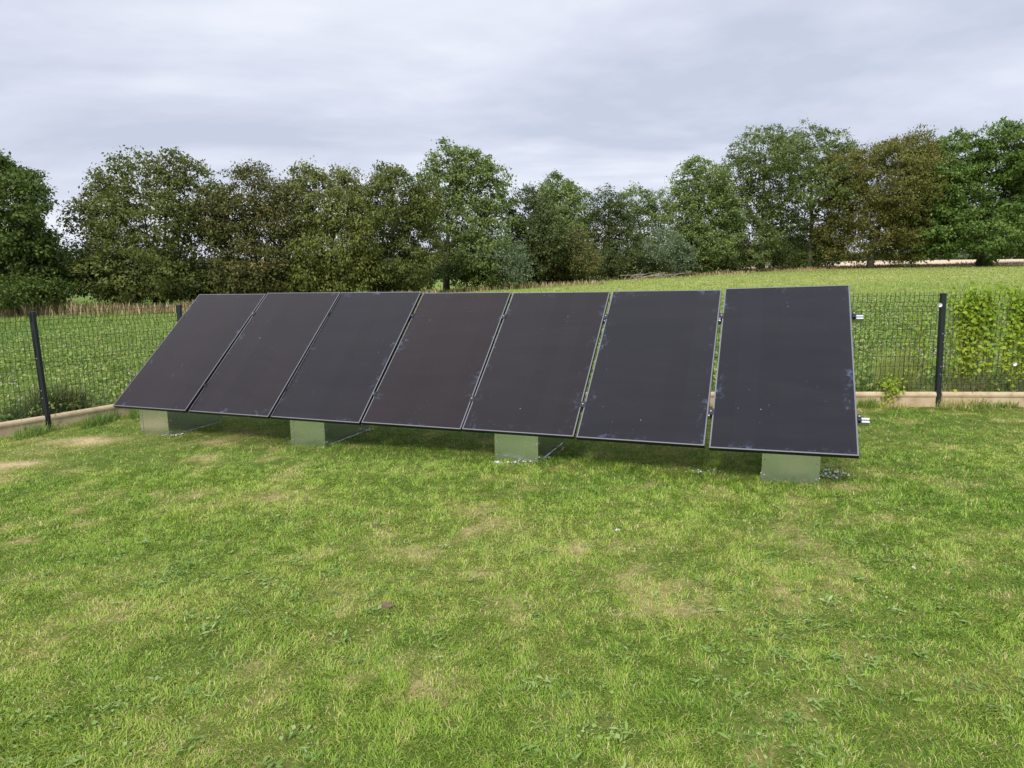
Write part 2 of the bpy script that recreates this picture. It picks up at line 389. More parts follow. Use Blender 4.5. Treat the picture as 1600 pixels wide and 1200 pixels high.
def build_field():
    def grade(a, b, near, g):
        out = [0.]; s = near
        while out[-1] < b: out.append(out[-1]+s); s *= g
        return np.array(out)
    px = grade(0, 900, .6, 1.045); xs = np.concatenate([-px[:0:-1], px])
    py = grade(0, 1500, .5, 1.035); ny_ = grade(0, 120, .8, 1.1)
    ys = np.concatenate([9-ny_[:0:-1], 9+py])
    X, Y = np.meshgrid(xs, ys)
    garden = (X > leftline(np.minimum(Y, 9.2))+.02) & (Y < backline(X)-.02) & (X < 14)
    Z = terr(X, Y)+.03*(fbm(X, Y, 2.5, 5.)-.5)
    Z = np.where(garden, Z-.12, Z)
    V = np.stack([X, Y, Z], -1).reshape(-1, 3); nx = len(xs); ny = len(ys)
    i, j = np.meshgrid(np.arange(nx-1), np.arange(ny-1)); a = (j*nx+i).ravel()
    Fq = np.stack([a, a+1, a+nx+1, a+nx], 1)
    v = .18+.30*sstep(9, 40, V[:, 1])*sstep(-30, 10, V[:, 0])+.12*(fbm(V[:, 0], V[:, 1], 6, 1.)-.5)
    stub = sstep(53.6, 54.8, V[:, 1])*sstep(17, 24, V[:, 0])
    v = v*(1-stub)+.93*stub
    o = np_mesh('field', V, Fq, M_field, attrs={'v': v}, smooth=True); tag(o, kind='structure')
build_field()

# ------------------------------------------------------------------ solar panels, rails, ballast boxes
def build_panels():
    lip = .011; g0 = -.0015
    ends = ['leftmost black solar panel, its left side beside the wire fence', 'second black solar panel from the left end of the row',
            'third black solar panel from the left end, over the second galvanised box', 'middle solar panel of the row of seven, faintly brown',
            'fifth black solar panel from the left, over the third galvanised box', 'sixth black solar panel, left neighbour of the rightmost one',
            'rightmost and nearest solar panel, with two silver rail ends at its right side']
    proto = None
    for k, (o, u, v) in enumerate(PAN):
        root = empty('solar_panel'); root.matrix_world = pmat(o, u, v)
        tag(root, ends[k], 'solar panel', 'black solar panels in one tilted row')
        if proto is None:
            f = MB()
            for a, b in (((0, 0), (PW, lip)), ((0, PL-lip), (PW, PL)), ((0, lip), (lip, PL-lip)), ((PW-lip, lip), (PW, PL-lip))):
                f.box((a[0], a[1], -FD), (b[0], b[1], -.001), 1)
                f.box((a[0]+.0004, a[1]+.0004, -.001), (b[0]-.0004, b[1]-.0004, .0008), 0)
            fr = f.build('frame', None, root, mats=[M_lip, M_frame])
            g = MB(); g.box((lip, lip, -.006), (PW-lip, PL-lip, g0)); gl = g.build('glass', M_glass, root)
            b = MB(); b.box((lip, lip, -.012), (PW-lip, PL-lip, -.0065)); b.box((.40, PL-.20, -.030), (.64, PL-.09, -.0125))
            bk = b.build('backsheet', M_back, root)
            proto = (fr, gl, bk)
        else:
            for q in proto:
                c = q.copy(); COL.objects.link(c); c.parent = root
                if q is proto[1]: gl = c
        gl.color = (1, 1, 1, (.1, .25, .6, .05, .45, .85, 1.)[k])
build_panels()

def build_rails():
    labs = ['upper silver mounting rail running behind the panel row, its end showing at the right', 'lower silver mounting rail behind the panel row, its end just above the grass at right']
    for t, lab in zip((.80, .195), labs):
        pts = []
        for k, (o, u, v) in enumerate(PAN):
            w = np.cross(u, v)
            if k == 0: pts.append(o+v*PL*t-w*(FD+.024)-u*.05)
            else:
                o2, u2, v2 = PAN[k-1]; w2 = np.cross(u2, v2)
                pts.append(.5*((o+v*PL*t-w*(FD+.024))+(o2+u2*PW+v2*PL*t-w2*(FD+.024))))
        o, u, v = PAN[-1]; w = np.cross(u, v)
        pts.append(o+u*(PW+.085)+v*PL*t-w*(FD+.024))
        root = empty('mounting_rail', tuple(pts[0])); tag(root, lab, 'rail', 'rails carrying the solar panels')
        m = MB(); v0 = PAN[3][2]; w0 = np.cross(PAN[3][1], v0)
        P0 = np.array(pts[0])
        for a, b in zip(pts[:-1], pts[1:]):
            e = np.asarray(b)-a; Ln = np.linalg.norm(e); e /= Ln
            # hat section with a slot on the top
            for q0, q1 in (((-.022, -.022), (.022, -.018)), ((-.022, -.018), (-.018, .022)), ((.018, -.018), (.022, .022)), ((-.018, .018), (-.006, .022)), ((.006, .018), (.018, .022))):
                poly = [(q0[0], q0[1]), (q1[0], q0[1]), (q1[0], q1[1]), (q0[0], q1[1])]
                m.prism(poly, v0, w0, e, a-P0, 0, Ln-.0005)
        m.build('rail_profile', M_alu, root)
        # clamps in each gap and at both ends
        for k in range(8):
            if k < 7: o, u, v = PAN[k]; c = o+v*PL*t-u*(.015 if k else .012)
            else: o, u, v = PAN[6]; c = o+u*(PW+.013)+v*PL*t
            w = np.cross(u, v)
            cl = MB(); T = (np.stack([u, v, w], 1), c-P0)
            cl.box((-.0095, -.030, -FD-.002), (.0095, .030, -.003), T=T)
            cl.box((-.022, -.030, .0012), (.022, .030, .0046), T=T) if 0 < k < 7 else cl.box((-.018, -.028, -FD+.004), (.018, .028, -FD+.008), T=T)
            cb = cl.build('clamp', M_black, root)
            bt = MB(); bt.tube([c-P0+w*.005, c-P0+w*.012], .007, 6); bt.build('bolt', M_bolt, cb)
build_rails()

BOXW = .415
def build_boxes():
    fronts = [((221, 680), (265, 680), (345, 655)), ((457, 696), (507, 697), (572, 671)), ((776, 720), (838, 722), (876, 695)), ((1190, 752), (1278, 757), None)]
    labs = ['galvanised steel ballast box under the leftmost solar panel, by the bare earth', 'galvanised ballast box under the third panel from the left, second of four boxes',
            'galvanised ballast box under the fifth panel, third from the left, pale gravel in front', 'rightmost and nearest galvanised ballast box, under the last panel, gravel beside it']
    for (fl, frr, bk), lab, pk in zip(fronts, labs, (0, 2, 4, 6)):
        o, u, v = PAN[pk]; w = np.cross(u, v)
        A = ground(*fl); B = ground(*frr)
        uh = np.array([u[0], u[1], 0]); uh /= np.linalg.norm(uh); nh = np.array([-uh[1], uh[0], 0])
        mid = (A+B)/2
        # keep the front wall a hand behind the lower edge of the panels
        s = (mid-o)@nh
        print('box', pk, 'behind edge', round(float(s), 3), 'width', round(float((B-A)@uh), 3))
        mid = mid + nh*max(0, .05-s)
        gz = float(terr(mid[0], mid[1]))
        org = np.array([mid[0], mid[1], gz])
        root = empty('ballast_box', tuple(org), math.atan2(uh[1], uh[0])); tag(root, lab, 'ballast box', 'galvanised boxes carrying the panel row')
        D = .80
        def ztop(d):     # underside of the rails over a point d behind the front
            P = org+nh*d
            return float((o[2]) + ((P-o)@nh)/(v@nh)*v[2]) - gz - .088/ w[2]*1.0
        h0, h1 = ztop(0), ztop(D)
        hw = BOXW/2; th = .0025
        X, Y, Z = np.array([1., 0, 0]), np.array([0, 1., 0]), np.array([0, 0, 1.])
        fm = MB(); fm.box((-hw+.004, 0, -.02), (hw-.004, th, h0)); fm.build('front_plate', M_galv, root)
        for sgn in (-1, 1):
            sm = MB()
            poly = [(0, -.02), (D, -.02-.0), (D, h1), (0, h0)]
            sm.prism(poly, Y, Z, X*sgn, np.array([0, 0, 0]), hw-th, hw)
            # folded corner flanges on the front and back, foot flange along the ground
            sm.box((min(sgn*hw, sgn*(hw-.042)), -.0035, -.02), (max(sgn*hw, sgn*(hw-.042)), -.0005, h0-.002))
            sm.box((min(sgn*(hw+.001), sgn*(hw+.004)), D-.035, -.02), (max(sgn*(hw+.001), sgn*(hw+.004)), D-.0005, h1-.002))
            sm.box((min(sgn*(hw+.0005), sgn*(hw+.006)), .05, .006), (max(sgn*(hw+.0005), sgn*(hw+.006)), D-.05, .010))
            sp = sm.build('side_plate', M_galv, root)
            for bz in (.17, .045):
                for off in (0, 1):
                    r = MB()
                    if off == 0: r.tube([(sgn*(hw-.02), -.0035, bz), (sgn*(hw-.02), -.0095, bz)], .006, 6)
                    else: r.tube([(sgn*hw, .03, bz+.004), (sgn*(hw+.006), .03, bz+.004)], .006, 6)
                    r.build('rivet', M_bolt, sp)
        bm_ = MB(); bm_.box((-hw+.004, D-th, -.02), (hw-.004, D, h1)); bm_.build('back_plate', M_galv, root)
        tm = MB(); tm.prism([(.01, h0-.004), (D-.01, h1-.004), (D-.01, h1), (.01, h0)], Y, Z, X, np.zeros(3), -hw+.004, hw-.004); tm.build('top_plate', M_galv, root)
        # stub posts carry the two rails
        for d in (.06, D-.06):
            st = MB(); zt = ztop(d)
            st.box((-.02, d-.02, zt-.002), (.02, d+.02, zt+.05)); st.build('rail_foot', M_alu, root)
build_boxes()

# ------------------------------------------------------------------ fence
def post(px_base, px_top, y, xy, lab, lean=0.0):
    gz = float(terr(*xy))
    ztop = at(px_top[0], px_top[1], xy[1])[2] if px_top else gz+1.33
    root = empty('fence_post', (xy[0], xy[1], gz)); tag(root, lab, 'fence post', 'anthracite fence posts')
    root.rotation_euler = (0, lean, 0)
    hh = ztop-gz
    m = MB(); m.box((-.026, -.026, -.1), (.026, .026, hh-.012)); m.build('post_tube', M_anth, root, bevel=.004)
    c = MB(); c.box((-.029, -.029, hh-.012), (.029, .029, hh)); c.build('cap', M_black, root, bevel=.004)
    for z in (.38, .47, .85):
        b = MB(); b.tube([(0.0, -.027, z), (0.0, -.034, z)], .008, 8); b.build('screw', M_bolt, root)
    return ztop
Zt = []
Zt.append(post(None, None, None, LF[0], 'near fence post on the left fence line, outside the frame'))
Zt.append(post(None, (47, 487), None, LF[1], 'tall anthracite fence post in the left fence, seen whole', -.02))
Zt.append(post(None, (279, 476), None, LF[2], 'anthracite corner fence post, its top showing just left of the panels'))
Bz = [Zt[2]]
for i in range(1, nb): Bz.append(post(None, None, None, BF[i], ['fence post in the back fence, hidden behind the left panels', 'fence post in the back fence, hidden behind the middle panels', 'fence post in the back fence, hidden behind the right panels'][i-1]))
Bz.append(post(None, (1472, 458), None, BF[nb], 'tall anthracite fence post right of the panels in the back fence', -.035))
Bz.append(post(None, None, None, BF[nb+1], 'last fence post of the back fence, outside the frame at right'))

BOARD = .172
def bay(a, b, za, zb, lab_f, lab_b, coarse=False):
    """one welded wire panel with its folded rows, and the concrete board under it"""
    a = np.asarray(a); b = np.asarray(b); d = b-a; Ln = np.linalg.norm(d); d = d/Ln
    nrm = np.array([-d[1], d[0]])          # away from the garden or towards it, the folds lean this way
    ga, gb = float(terr(*a)), float(terr(*b))
    root = empty('wire_fence_panel', (a[0], a[1], ga)); tag(root, lab_f, 'fence panel', 'dark welded wire fence panels')
    o3 = np.array([a[0], a[1], ga])
    za, zb = za-.02, zb-.02
    def P(s, zf, off):     # s along, zf 0..1 between board and top
        z0 = ga+(gb-ga)*s/Ln+BOARD+.03; z1 = za+(zb-za)*s/Ln
        xy = a+d*s+nrm*off
        return np.array([xy[0], xy[1], z0+(z1-z0)*zf])-o3
    prof = [(0, 0), (.055, 0), (.10, .035), (.145, 0), (.455, 0), (.50, .035), (.545, 0), (.83, 0), (.88, .045), (.93, 0), (1.03, 0)]
    n = int((Ln-.08)/.05)
    V = []; Fq = []; c = 0
    for i in range(n+1):
        s = .04+(Ln-.08)*i/n
        v, f = tube_arrays([P(s, z, q) for z, q in prof], .0028, 4)
        V.append(v); Fq.append(np.array(f)+c); c += len(v)
    np_mesh('vertical_wires', np.concatenate(V), np.concatenate(Fq), M_wire, root)
    V = []; Fq = []; c = 0
    for z, q in [(.005, 0), (.055, 0), (.10, .035), (.145, 0), (.25, 0), (.355, 0), (.455, 0), (.50, .035), (.545, 0), (.64, 0), (.735, 0), (.83, 0), (.88, .045), (.93, 0), (.995, 0)]:
        v, f = tube_arrays([P(.035, z, q+.004), P(Ln-.035, z, q+.004)], .0019, 4)
        V.append(v); Fq.append(np.array(f)+c); c += len(v)
    np_mesh('horizontal_wires', np.concatenate(V), np.concatenate(Fq), M_wire, root)
    rb = empty('gravel_board', (a[0], a[1], ga), math.atan2(d[1], d[0])); tag(rb, lab_b, 'concrete board', 'cream concrete boards under the fence')
    dz = (gb-ga)/Ln
    m = MB(); E = np.array([1, 0, dz])
    s0, s1 = .03, Ln-.03
    m.prism([(-.022, -.12), (.022, -.12), (.022, BOARD-.05), (-.022, BOARD-.05)], (0, 1, 0), (0, 0, 1), E, (0, 0, 0), s0, s1); m.build('board', M_conc, rb)
    c2 = MB(); c2.prism([(-.034, BOARD-.0505), (.034, BOARD-.0505), (.036, BOARD-.03), (.03, BOARD-.012), (.014, BOARD), (-.014, BOARD), (-.03, BOARD-.012), (-.036, BOARD-.03)], (0, 1, 0), (0, 0, 1), E, (0, 0, 0), s0, s1)
    c2.build('coping', M_conc, rb)
bay(LF[0], LF[1], Zt[0], Zt[1], 'wire fence panel at the left edge of the picture, left of the whole post', 'cream concrete board at the left edge, below the nearest fence panel')
bay(LF[1], LF[2], Zt[1], Zt[2], 'wire fence panel between the whole left post and the corner post', 'cream concrete board running from the left post towards the panels')
for i in range(nb+1):
    lf = ['wire fence panel of the back fence behind the leftmost solar panels', 'wire fence panel of the back fence behind the middle panels', 'wire fence panel of the back fence behind the fifth and sixth panel',
          'wire fence panel just right of the solar panels, ending at the right post', 'wire fence panel right of the right post, yellow green vines on it'][i]
    lb = ['concrete board of the back fence behind the leftmost solar panels', 'concrete board of the back fence behind the middle panels', 'concrete board of the back fence behind the fifth and sixth panel',
          'cream concrete board between the nearest solar panel and the right post', 'cream concrete board right of the right fence post at the picture edge'][i]
    bay(BF[i], BF[i+1], Bz[i], Bz[i+1], lf, lb)

# ------------------------------------------------------------------ leaves and trees
def unit(a): return a/(np.linalg.norm(a, axis=-1, keepdims=True)+1e-9)
def leaf_quads(Cn, axis, nrm, Ln, Wd, bend=.15):
    axis = unit(axis); side = unit(np.cross(nrm, axis)); nn = np.cross(axis, side)
    Ln = np.asarray(Ln)[:, None]; Wd = np.asarray(Wd)[:, None]
    V = np.stack([Cn-axis*Ln*.5, Cn+side*Wd*.5+nn*Wd*bend-axis*Ln*.05, Cn+axis*Ln*.5-nn*Ln*bend*.6, Cn-side*Wd*.5+nn*Wd*bend-axis*Ln*.05], 1)
    return V.reshape(-1, 3)
def quads(n): return np.arange(4*n, dtype=np.int32).reshape(n, 4)

def crown_points(lobes, spacing, g, inner=.22):
    """clump centres spread through a set of ellipsoids (centre, radii), denser towards the outside, nothing deep inside a neighbour"""
    out = []; rad = []
    for ci, (c, r) in enumerate(lobes):
        c = np.array(c); r = np.array(r)
        p = 1.6; A = 4*math.pi*(((r[0]*r[1])**p+(r[0]*r[2])**p+(r[1]*r[2])**p)/3)**(1/p)
        n = max(8, int(A/spacing**2))
        d = unit(g.normal(size=(n, 3)))
        # knobbly surface
        bump = 1+.16*np.sin(d[:, 0]*5+ci*2.1+c[0])*np.sin(d[:, 2]*6+ci)+.10*np.sin(d[:, 1]*9+d[:, 2]*7+ci*1.3)
        rr = np.where(g.random(n) < inner, .35+.45*g.random(n), .80+.22*g.random(n))*bump
        out.append(c+d*r*rr[:, None]); rad.append(d)
    P = np.concatenate(out); D = np.concatenate(rad)
    keep = np.ones(len(P), bool); ow = np.concatenate([np.full(len(q), i) for i, q in enumerate(out)])
    for ci, (c, r) in enumerate(lobes):
        q = (((P-np.array(c))/np.array(r))**2).sum(1) < .42
        keep &= ~(q & (ow != ci) & (g.random(len(P)) < .8))
    return P[keep], D[keep]

def tree(name, label, cat, px, depth, lobes_px, mat, bark=None, base_px=None, leaf=(.2, .12), dens=1.0, spacing=.50, clump=.38, trunk_r=.16, droop=.2, group='trees of the hedgerow across the field', seed=0, stems=1, gaps=1.0, depth_k=.95, limb=True):
    g = np.random.default_rng(seed+100)
    x0 = at(px, 430, depth)[0]; z0 = float(terr(x0, depth))-.05
    base = np.array([x0, depth, z0]); sc = depth/F
    lobes = []
    for i, (lx, ly, rx, ry) in enumerate(lobes_px):
        c = at(lx, ly, depth) + np.array([0, g.normal()*rx*sc*.35, 0])
        lobes.append((c-base, np.array([rx*sc, max(rx*sc*depth_k, .6), ry*sc])))
    root = empty(name, tuple(base)); tag(root, label, cat, group)
    P, D = crown_points(lobes, spacing/math.sqrt(gaps), g)
    ok = P[:, 2] > .25; P = P[ok]; D = D[ok]
    # ---- limbs
    top = max(l[0][2]+l[1][2]*.3 for l in lobes)
    mb = MB()
    trunks = []
    for s in range(stems):
        a = g.random()*6.28; off = np.array([math.cos(a), math.sin(a)*.6, 0])*(0 if stems == 1 else .35+.2*s)
        n = 7; hh = np.linspace(0, 1, n)
        # the trunk leads towards the highest lobes
        tgt = lobes[int(np.argmax([l[0][2]+l[1][2] for l in lobes]))][0] if s == 0 else lobes[s % len(lobes)][0]
        tx = off[0]+(tgt[0]-off[0])*hh**1.6+.10*np.cumsum(g.normal(size=n))*.5
        ty = off[1]+(tgt[1]-off[1])*hh**1.6+.10*np.cumsum(g.normal(size=n))*.5
        tz = -.15+(max(tgt[2], top*.8)+.15)*hh
        T = np.stack([tx, ty, tz], 1); r = trunk_r*(1-.82*hh)*(1 if stems == 1 else .7)
        r[0] *= 1.35
        mb.tube(T, r, 8); trunks.append((T, r))
    if limb:
        for i, (c, rr) in enumerate(lobes):
            T, r = trunks[i % len(trunks)]
            zc = c[2]-rr[2]*.7
            k = int(np.clip(np.searchsorted(T[:, 2], max(zc*.75, T[1, 2]*.8)), 1, len(T)-2))
            A = T[k]; mid = A+(c-A)*.5+np.array([0, 0, .12*np.linalg.norm(c-A)])
            tt = np.linspace(0, 1, 6)[:, None]
            Lp = (1-tt)**2*A+2*tt*(1-tt)*mid+tt**2*c + g.normal(size=(6, 3))*.05*np.linalg.norm(c-A)*.3
            Lp[0] = A
            r0 = max(r[k]*.6, .03); mb.tube(Lp, r0*(1-.7*tt[:, 0]), 6)
            # secondary branches out to some of the clumps
            dd = (((P-c)/rr)**2).sum(1); idx = np.where(dd < 1.2)[0]
            idx = g.permutation(idx)[:min(len(idx), 16)]
            for j in idx:
                B = Lp[g.integers(2, 6)]; E_ = P[j]; m2 = (B+E_)/2+np.array([0, 0, .1])+g.normal(size=3)*.1
                mb.tube([B, m2, E_], [r0*.28+.008, r0*.18+.006, .006], 4, cap=False)
    mb.build('trunk', bark or M_bark, root, smooth=True)
    # ---- leaves
    nl = max(6, int(48*dens))
    m = len(P); n = m*nl
    ci = np.repeat(np.arange(m), nl)
    cv = g.random(m)
    off = g.normal(size=(n, 3))*np.array([1, 1, .62])*clump*.55*(.7+.6*cv[ci])[:, None]
    Cn = P[ci]+off
    keep = Cn[:, 2] > .05
    Cn = Cn[keep]; ci = ci[keep]; off = off[keep]; n = len(Cn)
    out = unit(D[ci]+off/clump*.6)
    axis = unit(g.normal(size=(n, 3))*.8+out*.7+np.array([0, 0, -droop*2]))
    nrm = unit(g.normal(size=(n, 3))*.75+np.array([0, 0, 1.0])+out*.45)
    sz = .5+.85*g.random(n)
    V = leaf_quads(Cn, axis, nrm, leaf[0]*sz*.84, leaf[1]*sz*.84)
    val = np.clip(.18+.42*cv[ci]+.40*g.random(n), 0, 1)
    np_mesh('crown', V, quads(n), mat, root, attrs={'v': np.repeat(val, 4)})
    return n

F_dark = foliage('foliage_dark_green', (.072, .108, .022), (.12, .15, .03))
F_olive = foliage('foliage_olive', (.096, .120, .028), (.155, .145, .035))
F_rust = foliage('foliage_reddish', (.100, .108, .032), (.19, .135, .045))
F_yel = foliage('foliage_yellow_olive', (.118, .138, .030), (.19, .18, .04))
F_pop = foliage('foliage_poplar', (.130, .175, .050), (.19, .23, .065))
F_grey = foliage('foliage_grey_green', (.115, .150, .080), (.18, .22, .13))
F_deep = foliage('foliage_deep', (.066, .090, .026), (.11, .12, .034))
F_ash = foliage('foliage_ash', (.110, .148, .042), (.17, .195, .055))
F_copper = foliage('foliage_copper', (.128, .134, .034), (.20, .168, .045))
F_bright = foliage('foliage_bright_green', (.100, .160, .034), (.15, .21, .045))

def build_trees():
    tot = 0
    T = lambda *a, **k: tree('hedgerow_tree', *a, **k)
    tot += T('dark green broadleaf tree cut by the left edge of the picture', 'tree', 20, 32,
             [(10, 330, 62, 72), (55, 345, 44, 62), (-40, 310, 70, 80), (30, 420, 80, 55), (62, 415, 42, 45), (-30, 410, 70, 60), (5, 285, 40, 38)], F_dark, leaf=(.20, .12), dens=1.15, seed=1, gaps=.85, trunk_r=.22)
    tot += T('big olive tree with many stems, widest of the hedge at left', 'tree', 245, 35,
             [(212, 290, 55, 52), (290, 305, 52, 55), (165, 330, 42, 45), (235, 350, 70, 60), (178, 400, 44, 55), (200, 442, 50, 28), (290, 442, 50, 26), (310, 390, 55, 65), (240, 425, 80, 45), (255, 262, 38, 28), (150, 290, 20, 22), (130, 345, 22, 28)], F_olive, leaf=(.19, .11), dens=.85, seed=2, stems=4, gaps=.8, trunk_r=.15)
    tot += T('narrow reddish green tree between the two widest olive trees at left', 'tree', 392, 36,
             [(390, 320, 45, 55), (365, 360, 38, 60), (425, 370, 36, 60), (395, 420, 55, 45), (395, 280, 26, 24), (345, 340, 32, 44), (440, 330, 26, 44), (395, 445, 40, 24)], F_rust, leaf=(.18, .10), dens=.95, seed=3, stems=2, gaps=1.0)
    tot += T('drooping yellow olive tree behind the third solar panel', 'tree', 508, 37,
             [(505, 320, 60, 55), (470, 350, 42, 50), (550, 360, 42, 62), (510, 395, 65, 50), (545, 415, 45, 45), (470, 290, 30, 26), (525, 283, 30, 22), (505, 440, 55, 26)], F_yel, leaf=(.18, .10), dens=.95, droop=.5, seed=4)
    tot += T('olive tree with uneven top directly left of the tall poplar', 'tree', 615, 39,
             [(615, 320, 48, 55), (590, 370, 45, 60), (645, 375, 42, 60), (615, 420, 60, 42), (610, 283, 30, 22), (570, 330, 32, 40), (660, 320, 26, 44), (615, 440, 45, 24)], F_olive, leaf=(.18, .10), dens=.9, droop=.4, seed=5)
    tot += T('tallest pale green poplar in the middle, its trunk showing', 'tree', 700, 45,
             [(702, 255, 34, 32), (690, 300, 38, 45), (745, 300, 45, 52), (720, 350, 50, 45), (770, 340, 34, 60), (760, 400, 48, 40), (665, 330, 22, 45), (735, 270, 36, 30), (715, 410, 40, 30)], F_pop, M_greybark, leaf=(.2, .14), dens=.8, droop=.3, seed=6, gaps=.8, trunk_r=.2)
    tot += T('dark tree with lobed top right of the tall poplar', 'tree', 838, 47,
             [(830, 335, 36, 40), (850, 380, 42, 45), (815, 395, 32, 40), (850, 415, 50, 30)], F_deep, leaf=(.2, .12), dens=.9, seed=7)
    tot += T('light green poplar rising behind the dark lobed tree', 'tree', 882, 53,
             [(876, 300, 32, 30), (890, 335, 36, 40), (862, 330, 30, 40), (885, 390, 45, 45)], F_pop, leaf=(.2, .13), dens=.9, seed=8)
    tot += T('round grey green tree in the gap of the hedge, right of centre', 'tree', 955, 51,
             [(953, 325, 28, 32), (945, 370, 32, 45), (972, 375, 28, 45), (955, 410, 40, 30)], F_deep, leaf=(.18, .11), dens=.9, seed=9)
    tot += T('pale twin topped tree behind the round grey green one', 'tree', 1012, 58,
             [(995, 315, 24, 26), (1030, 325, 26, 32), (1010, 360, 40, 40), (1030, 395, 40, 40)], F_pop, leaf=(.2, .13), dens=.7, seed=10, gaps=.8)
    tot += T('mid green tree at the lower left shoulder of the ash pair', 'tree', 1098, 53,
             [(1095, 290, 40, 38), (1075, 335, 38, 50), (1120, 340, 38, 55), (1095, 385, 50, 45)], F_pop, leaf=(.2, .12), dens=.95, seed=11)
    tot += T('left tree of the ash pair, open crown with sky between limbs', 'tree', 1190, 55,
             [(1185, 245, 48, 36), (1150, 285, 38, 40), (1205, 290, 35, 40), (1170, 335, 42, 35), (1160, 380, 45, 42), (1215, 350, 22, 40)], F_ash, M_bark, leaf=(.22, .12), dens=.8, seed=12, gaps=.7, trunk_r=.22)
    tot += T('right and taller tree of the ash pair, pale trunk in its crown', 'tree', 1262, 56,
             [(1275, 230, 56, 36), (1240, 262, 40, 40), (1310, 268, 36, 40), (1265, 300, 45, 36), (1240, 345, 36, 36), (1270, 385, 48, 36), (1325, 245, 26, 26)], F_ash, M_greybark, leaf=(.22, .12), dens=.8, seed=13, gaps=.7, trunk_r=.24)
    tot += T('copper brown tree between the ash pair and the green oak', 'tree', 1358, 54,
             [(1385, 285, 58, 52), (1340, 320, 50, 50), (1420, 300, 45, 60), (1370, 360, 72, 45), (1310, 355, 32, 40), (1410, 370, 45, 40), (1432, 235, 28, 30), (1330, 275, 40, 36), (1395, 245, 36, 26)], F_copper, leaf=(.2, .10), dens=.95, droop=-.25, seed=14, trunk_r=.24)
    tot += T('large bright green oak at the right, its trunk standing in the stubble edge', 'tree', 1528, 54,
             [(1500, 250, 52, 42), (1560, 240, 48, 40), (1450, 295, 48, 44), (1510, 310, 62, 45), (1455, 350, 54, 40), (1530, 364, 70, 38), (1590, 356, 50, 42), (1450, 372, 44, 34), (1600, 280, 40, 34), (1610, 235, 40, 36)], F_bright, leaf=(.26, .16), dens=.9, seed=15, gaps=.85, trunk_r=.34)
    tot += T('dark green tree cut by the right edge, behind the oak', 'tree', 1640, 62,
             [(1640, 330, 60, 55), (1660, 270, 60, 60)], F_dark, leaf=(.24, .15), dens=.8, seed=16, trunk_r=.3)
    # undergrowth: shrubs along the foot of the trees
    B = lambda *a, **k: tree('shrub', *a, group='shrubs at the foot of the trees', limb=False, trunk_r=.04, stems=3, spacing=.46, **k)
    sh = [('silvery willow bush at the foot of the tall poplar', 800, 43, [(800, 405, 22, 30), (785, 425, 24, 22), (812, 425, 16, 18)], F_grey),
          ('grey green bush in front of the twin topped tree', 1035, 50, [(1035, 385, 28, 28), (1020, 408, 30, 20), (1060, 405, 26, 24)], F_grey),
          ('brownish green bush below the light green poplar', 890, 47, [(890, 385, 36, 28), (910, 410, 26, 22), (870, 415, 30, 20)], F_rust),
          ('dark bush at the foot of the tree on the left edge', 60, 31, [(40, 455, 60, 24), (80, 455, 22, 18), (-20, 455, 50, 26)], F_dark),
          ('dark bush under the left half of the big olive tree', 190, 34, [(175, 440, 50, 26), (225, 445, 50, 24)], F_deep),
          ('dark bush under the right half of the big olive tree', 300, 34.5, [(290, 440, 50, 28), (335, 440, 40, 28)], F_deep),
          ('dark bush under the narrow reddish tree', 400, 35, [(395, 440, 48, 26), (430, 440, 30, 24)], F_deep),
          ('dark bush under the drooping yellow olive tree', 500, 37.5, [(480, 432, 42, 24), (535, 432, 42, 24)], F_deep),
          ('dark bush left of the poplar trunk', 640, 41, [(600, 430, 38, 20), (655, 428, 36, 26)], F_deep),
          ('low green bush right of the poplar trunk', 735, 43.5, [(725, 425, 34, 26), (760, 428, 28, 22)], F_dark),
          ('dark bush under the lobed dark tree', 850, 46, [(840, 425, 36, 20), (895, 425, 36, 18)], F_deep),
          ('dark bush under the round grey green tree', 960, 50, [(945, 415, 36, 20), (990, 412, 36, 22)], F_deep),
          ('dark bush at the foot of the mid green tree', 1100, 52, [(1085, 400, 40, 24), (1125, 398, 40, 28)], F_deep),
          ('dark bush under the left ash', 1180, 54, [(1165, 400, 36, 26), (1205, 400, 34, 28)], F_deep),
          ('dark bush round the foot of the right ash', 1250, 55, [(1240, 398, 34, 28), (1275, 395, 34, 30)], F_dark)]
    for i, (lab, px, d, lb, mt) in enumerate(sh):
        tot += B(lab, 'bush', px, d+(1.8 if lab.startswith('dark bush') and i != 3 else 0), lb, mt, leaf=(.17, .09), dens=.9, seed=40+i)
    print('leaves', tot)
build_trees()

# far hedges on the horizon, one mass
def far_hedge():
    g = np.random.default_rng(77)
    n = 26000
    seg = g.random(n)
    x = np.where(seg < .55, -170+g.random(n)*190, 30+g.random(n)*220); y = np.where(seg < .55, 150+.1*(x+100), 175-.05*x)+g.normal(size=n)*2.5
    hgt = np.where(seg < .55, 4+5*vnoise(x, x*0, 14, 2.), 1.2+4.5*vnoise(x, x*0, 22, 6.)**2)
    z = terr(x, y)+g.random(n)**.8*hgt
    Cn = np.stack([x, y, z], 1)
    V = leaf_quads(Cn, g.normal(size=(n, 3)), g.normal(size=(n, 3))*.6+[0, -.3, 1], 1.0+.8*g.random(n), .7+.5*g.random(n))
    m = foliage('foliage_far', (.075, .10, .045), (.11, .13, .06))
    o = np_mesh('far_hedges', V, quads(n), m, attrs={'v': np.repeat(g.random(n), 4)})
    tag(o, 'blurred line of far hedges on the horizon beyond the trees', 'hedge', kind='stuff')
far_hedge()

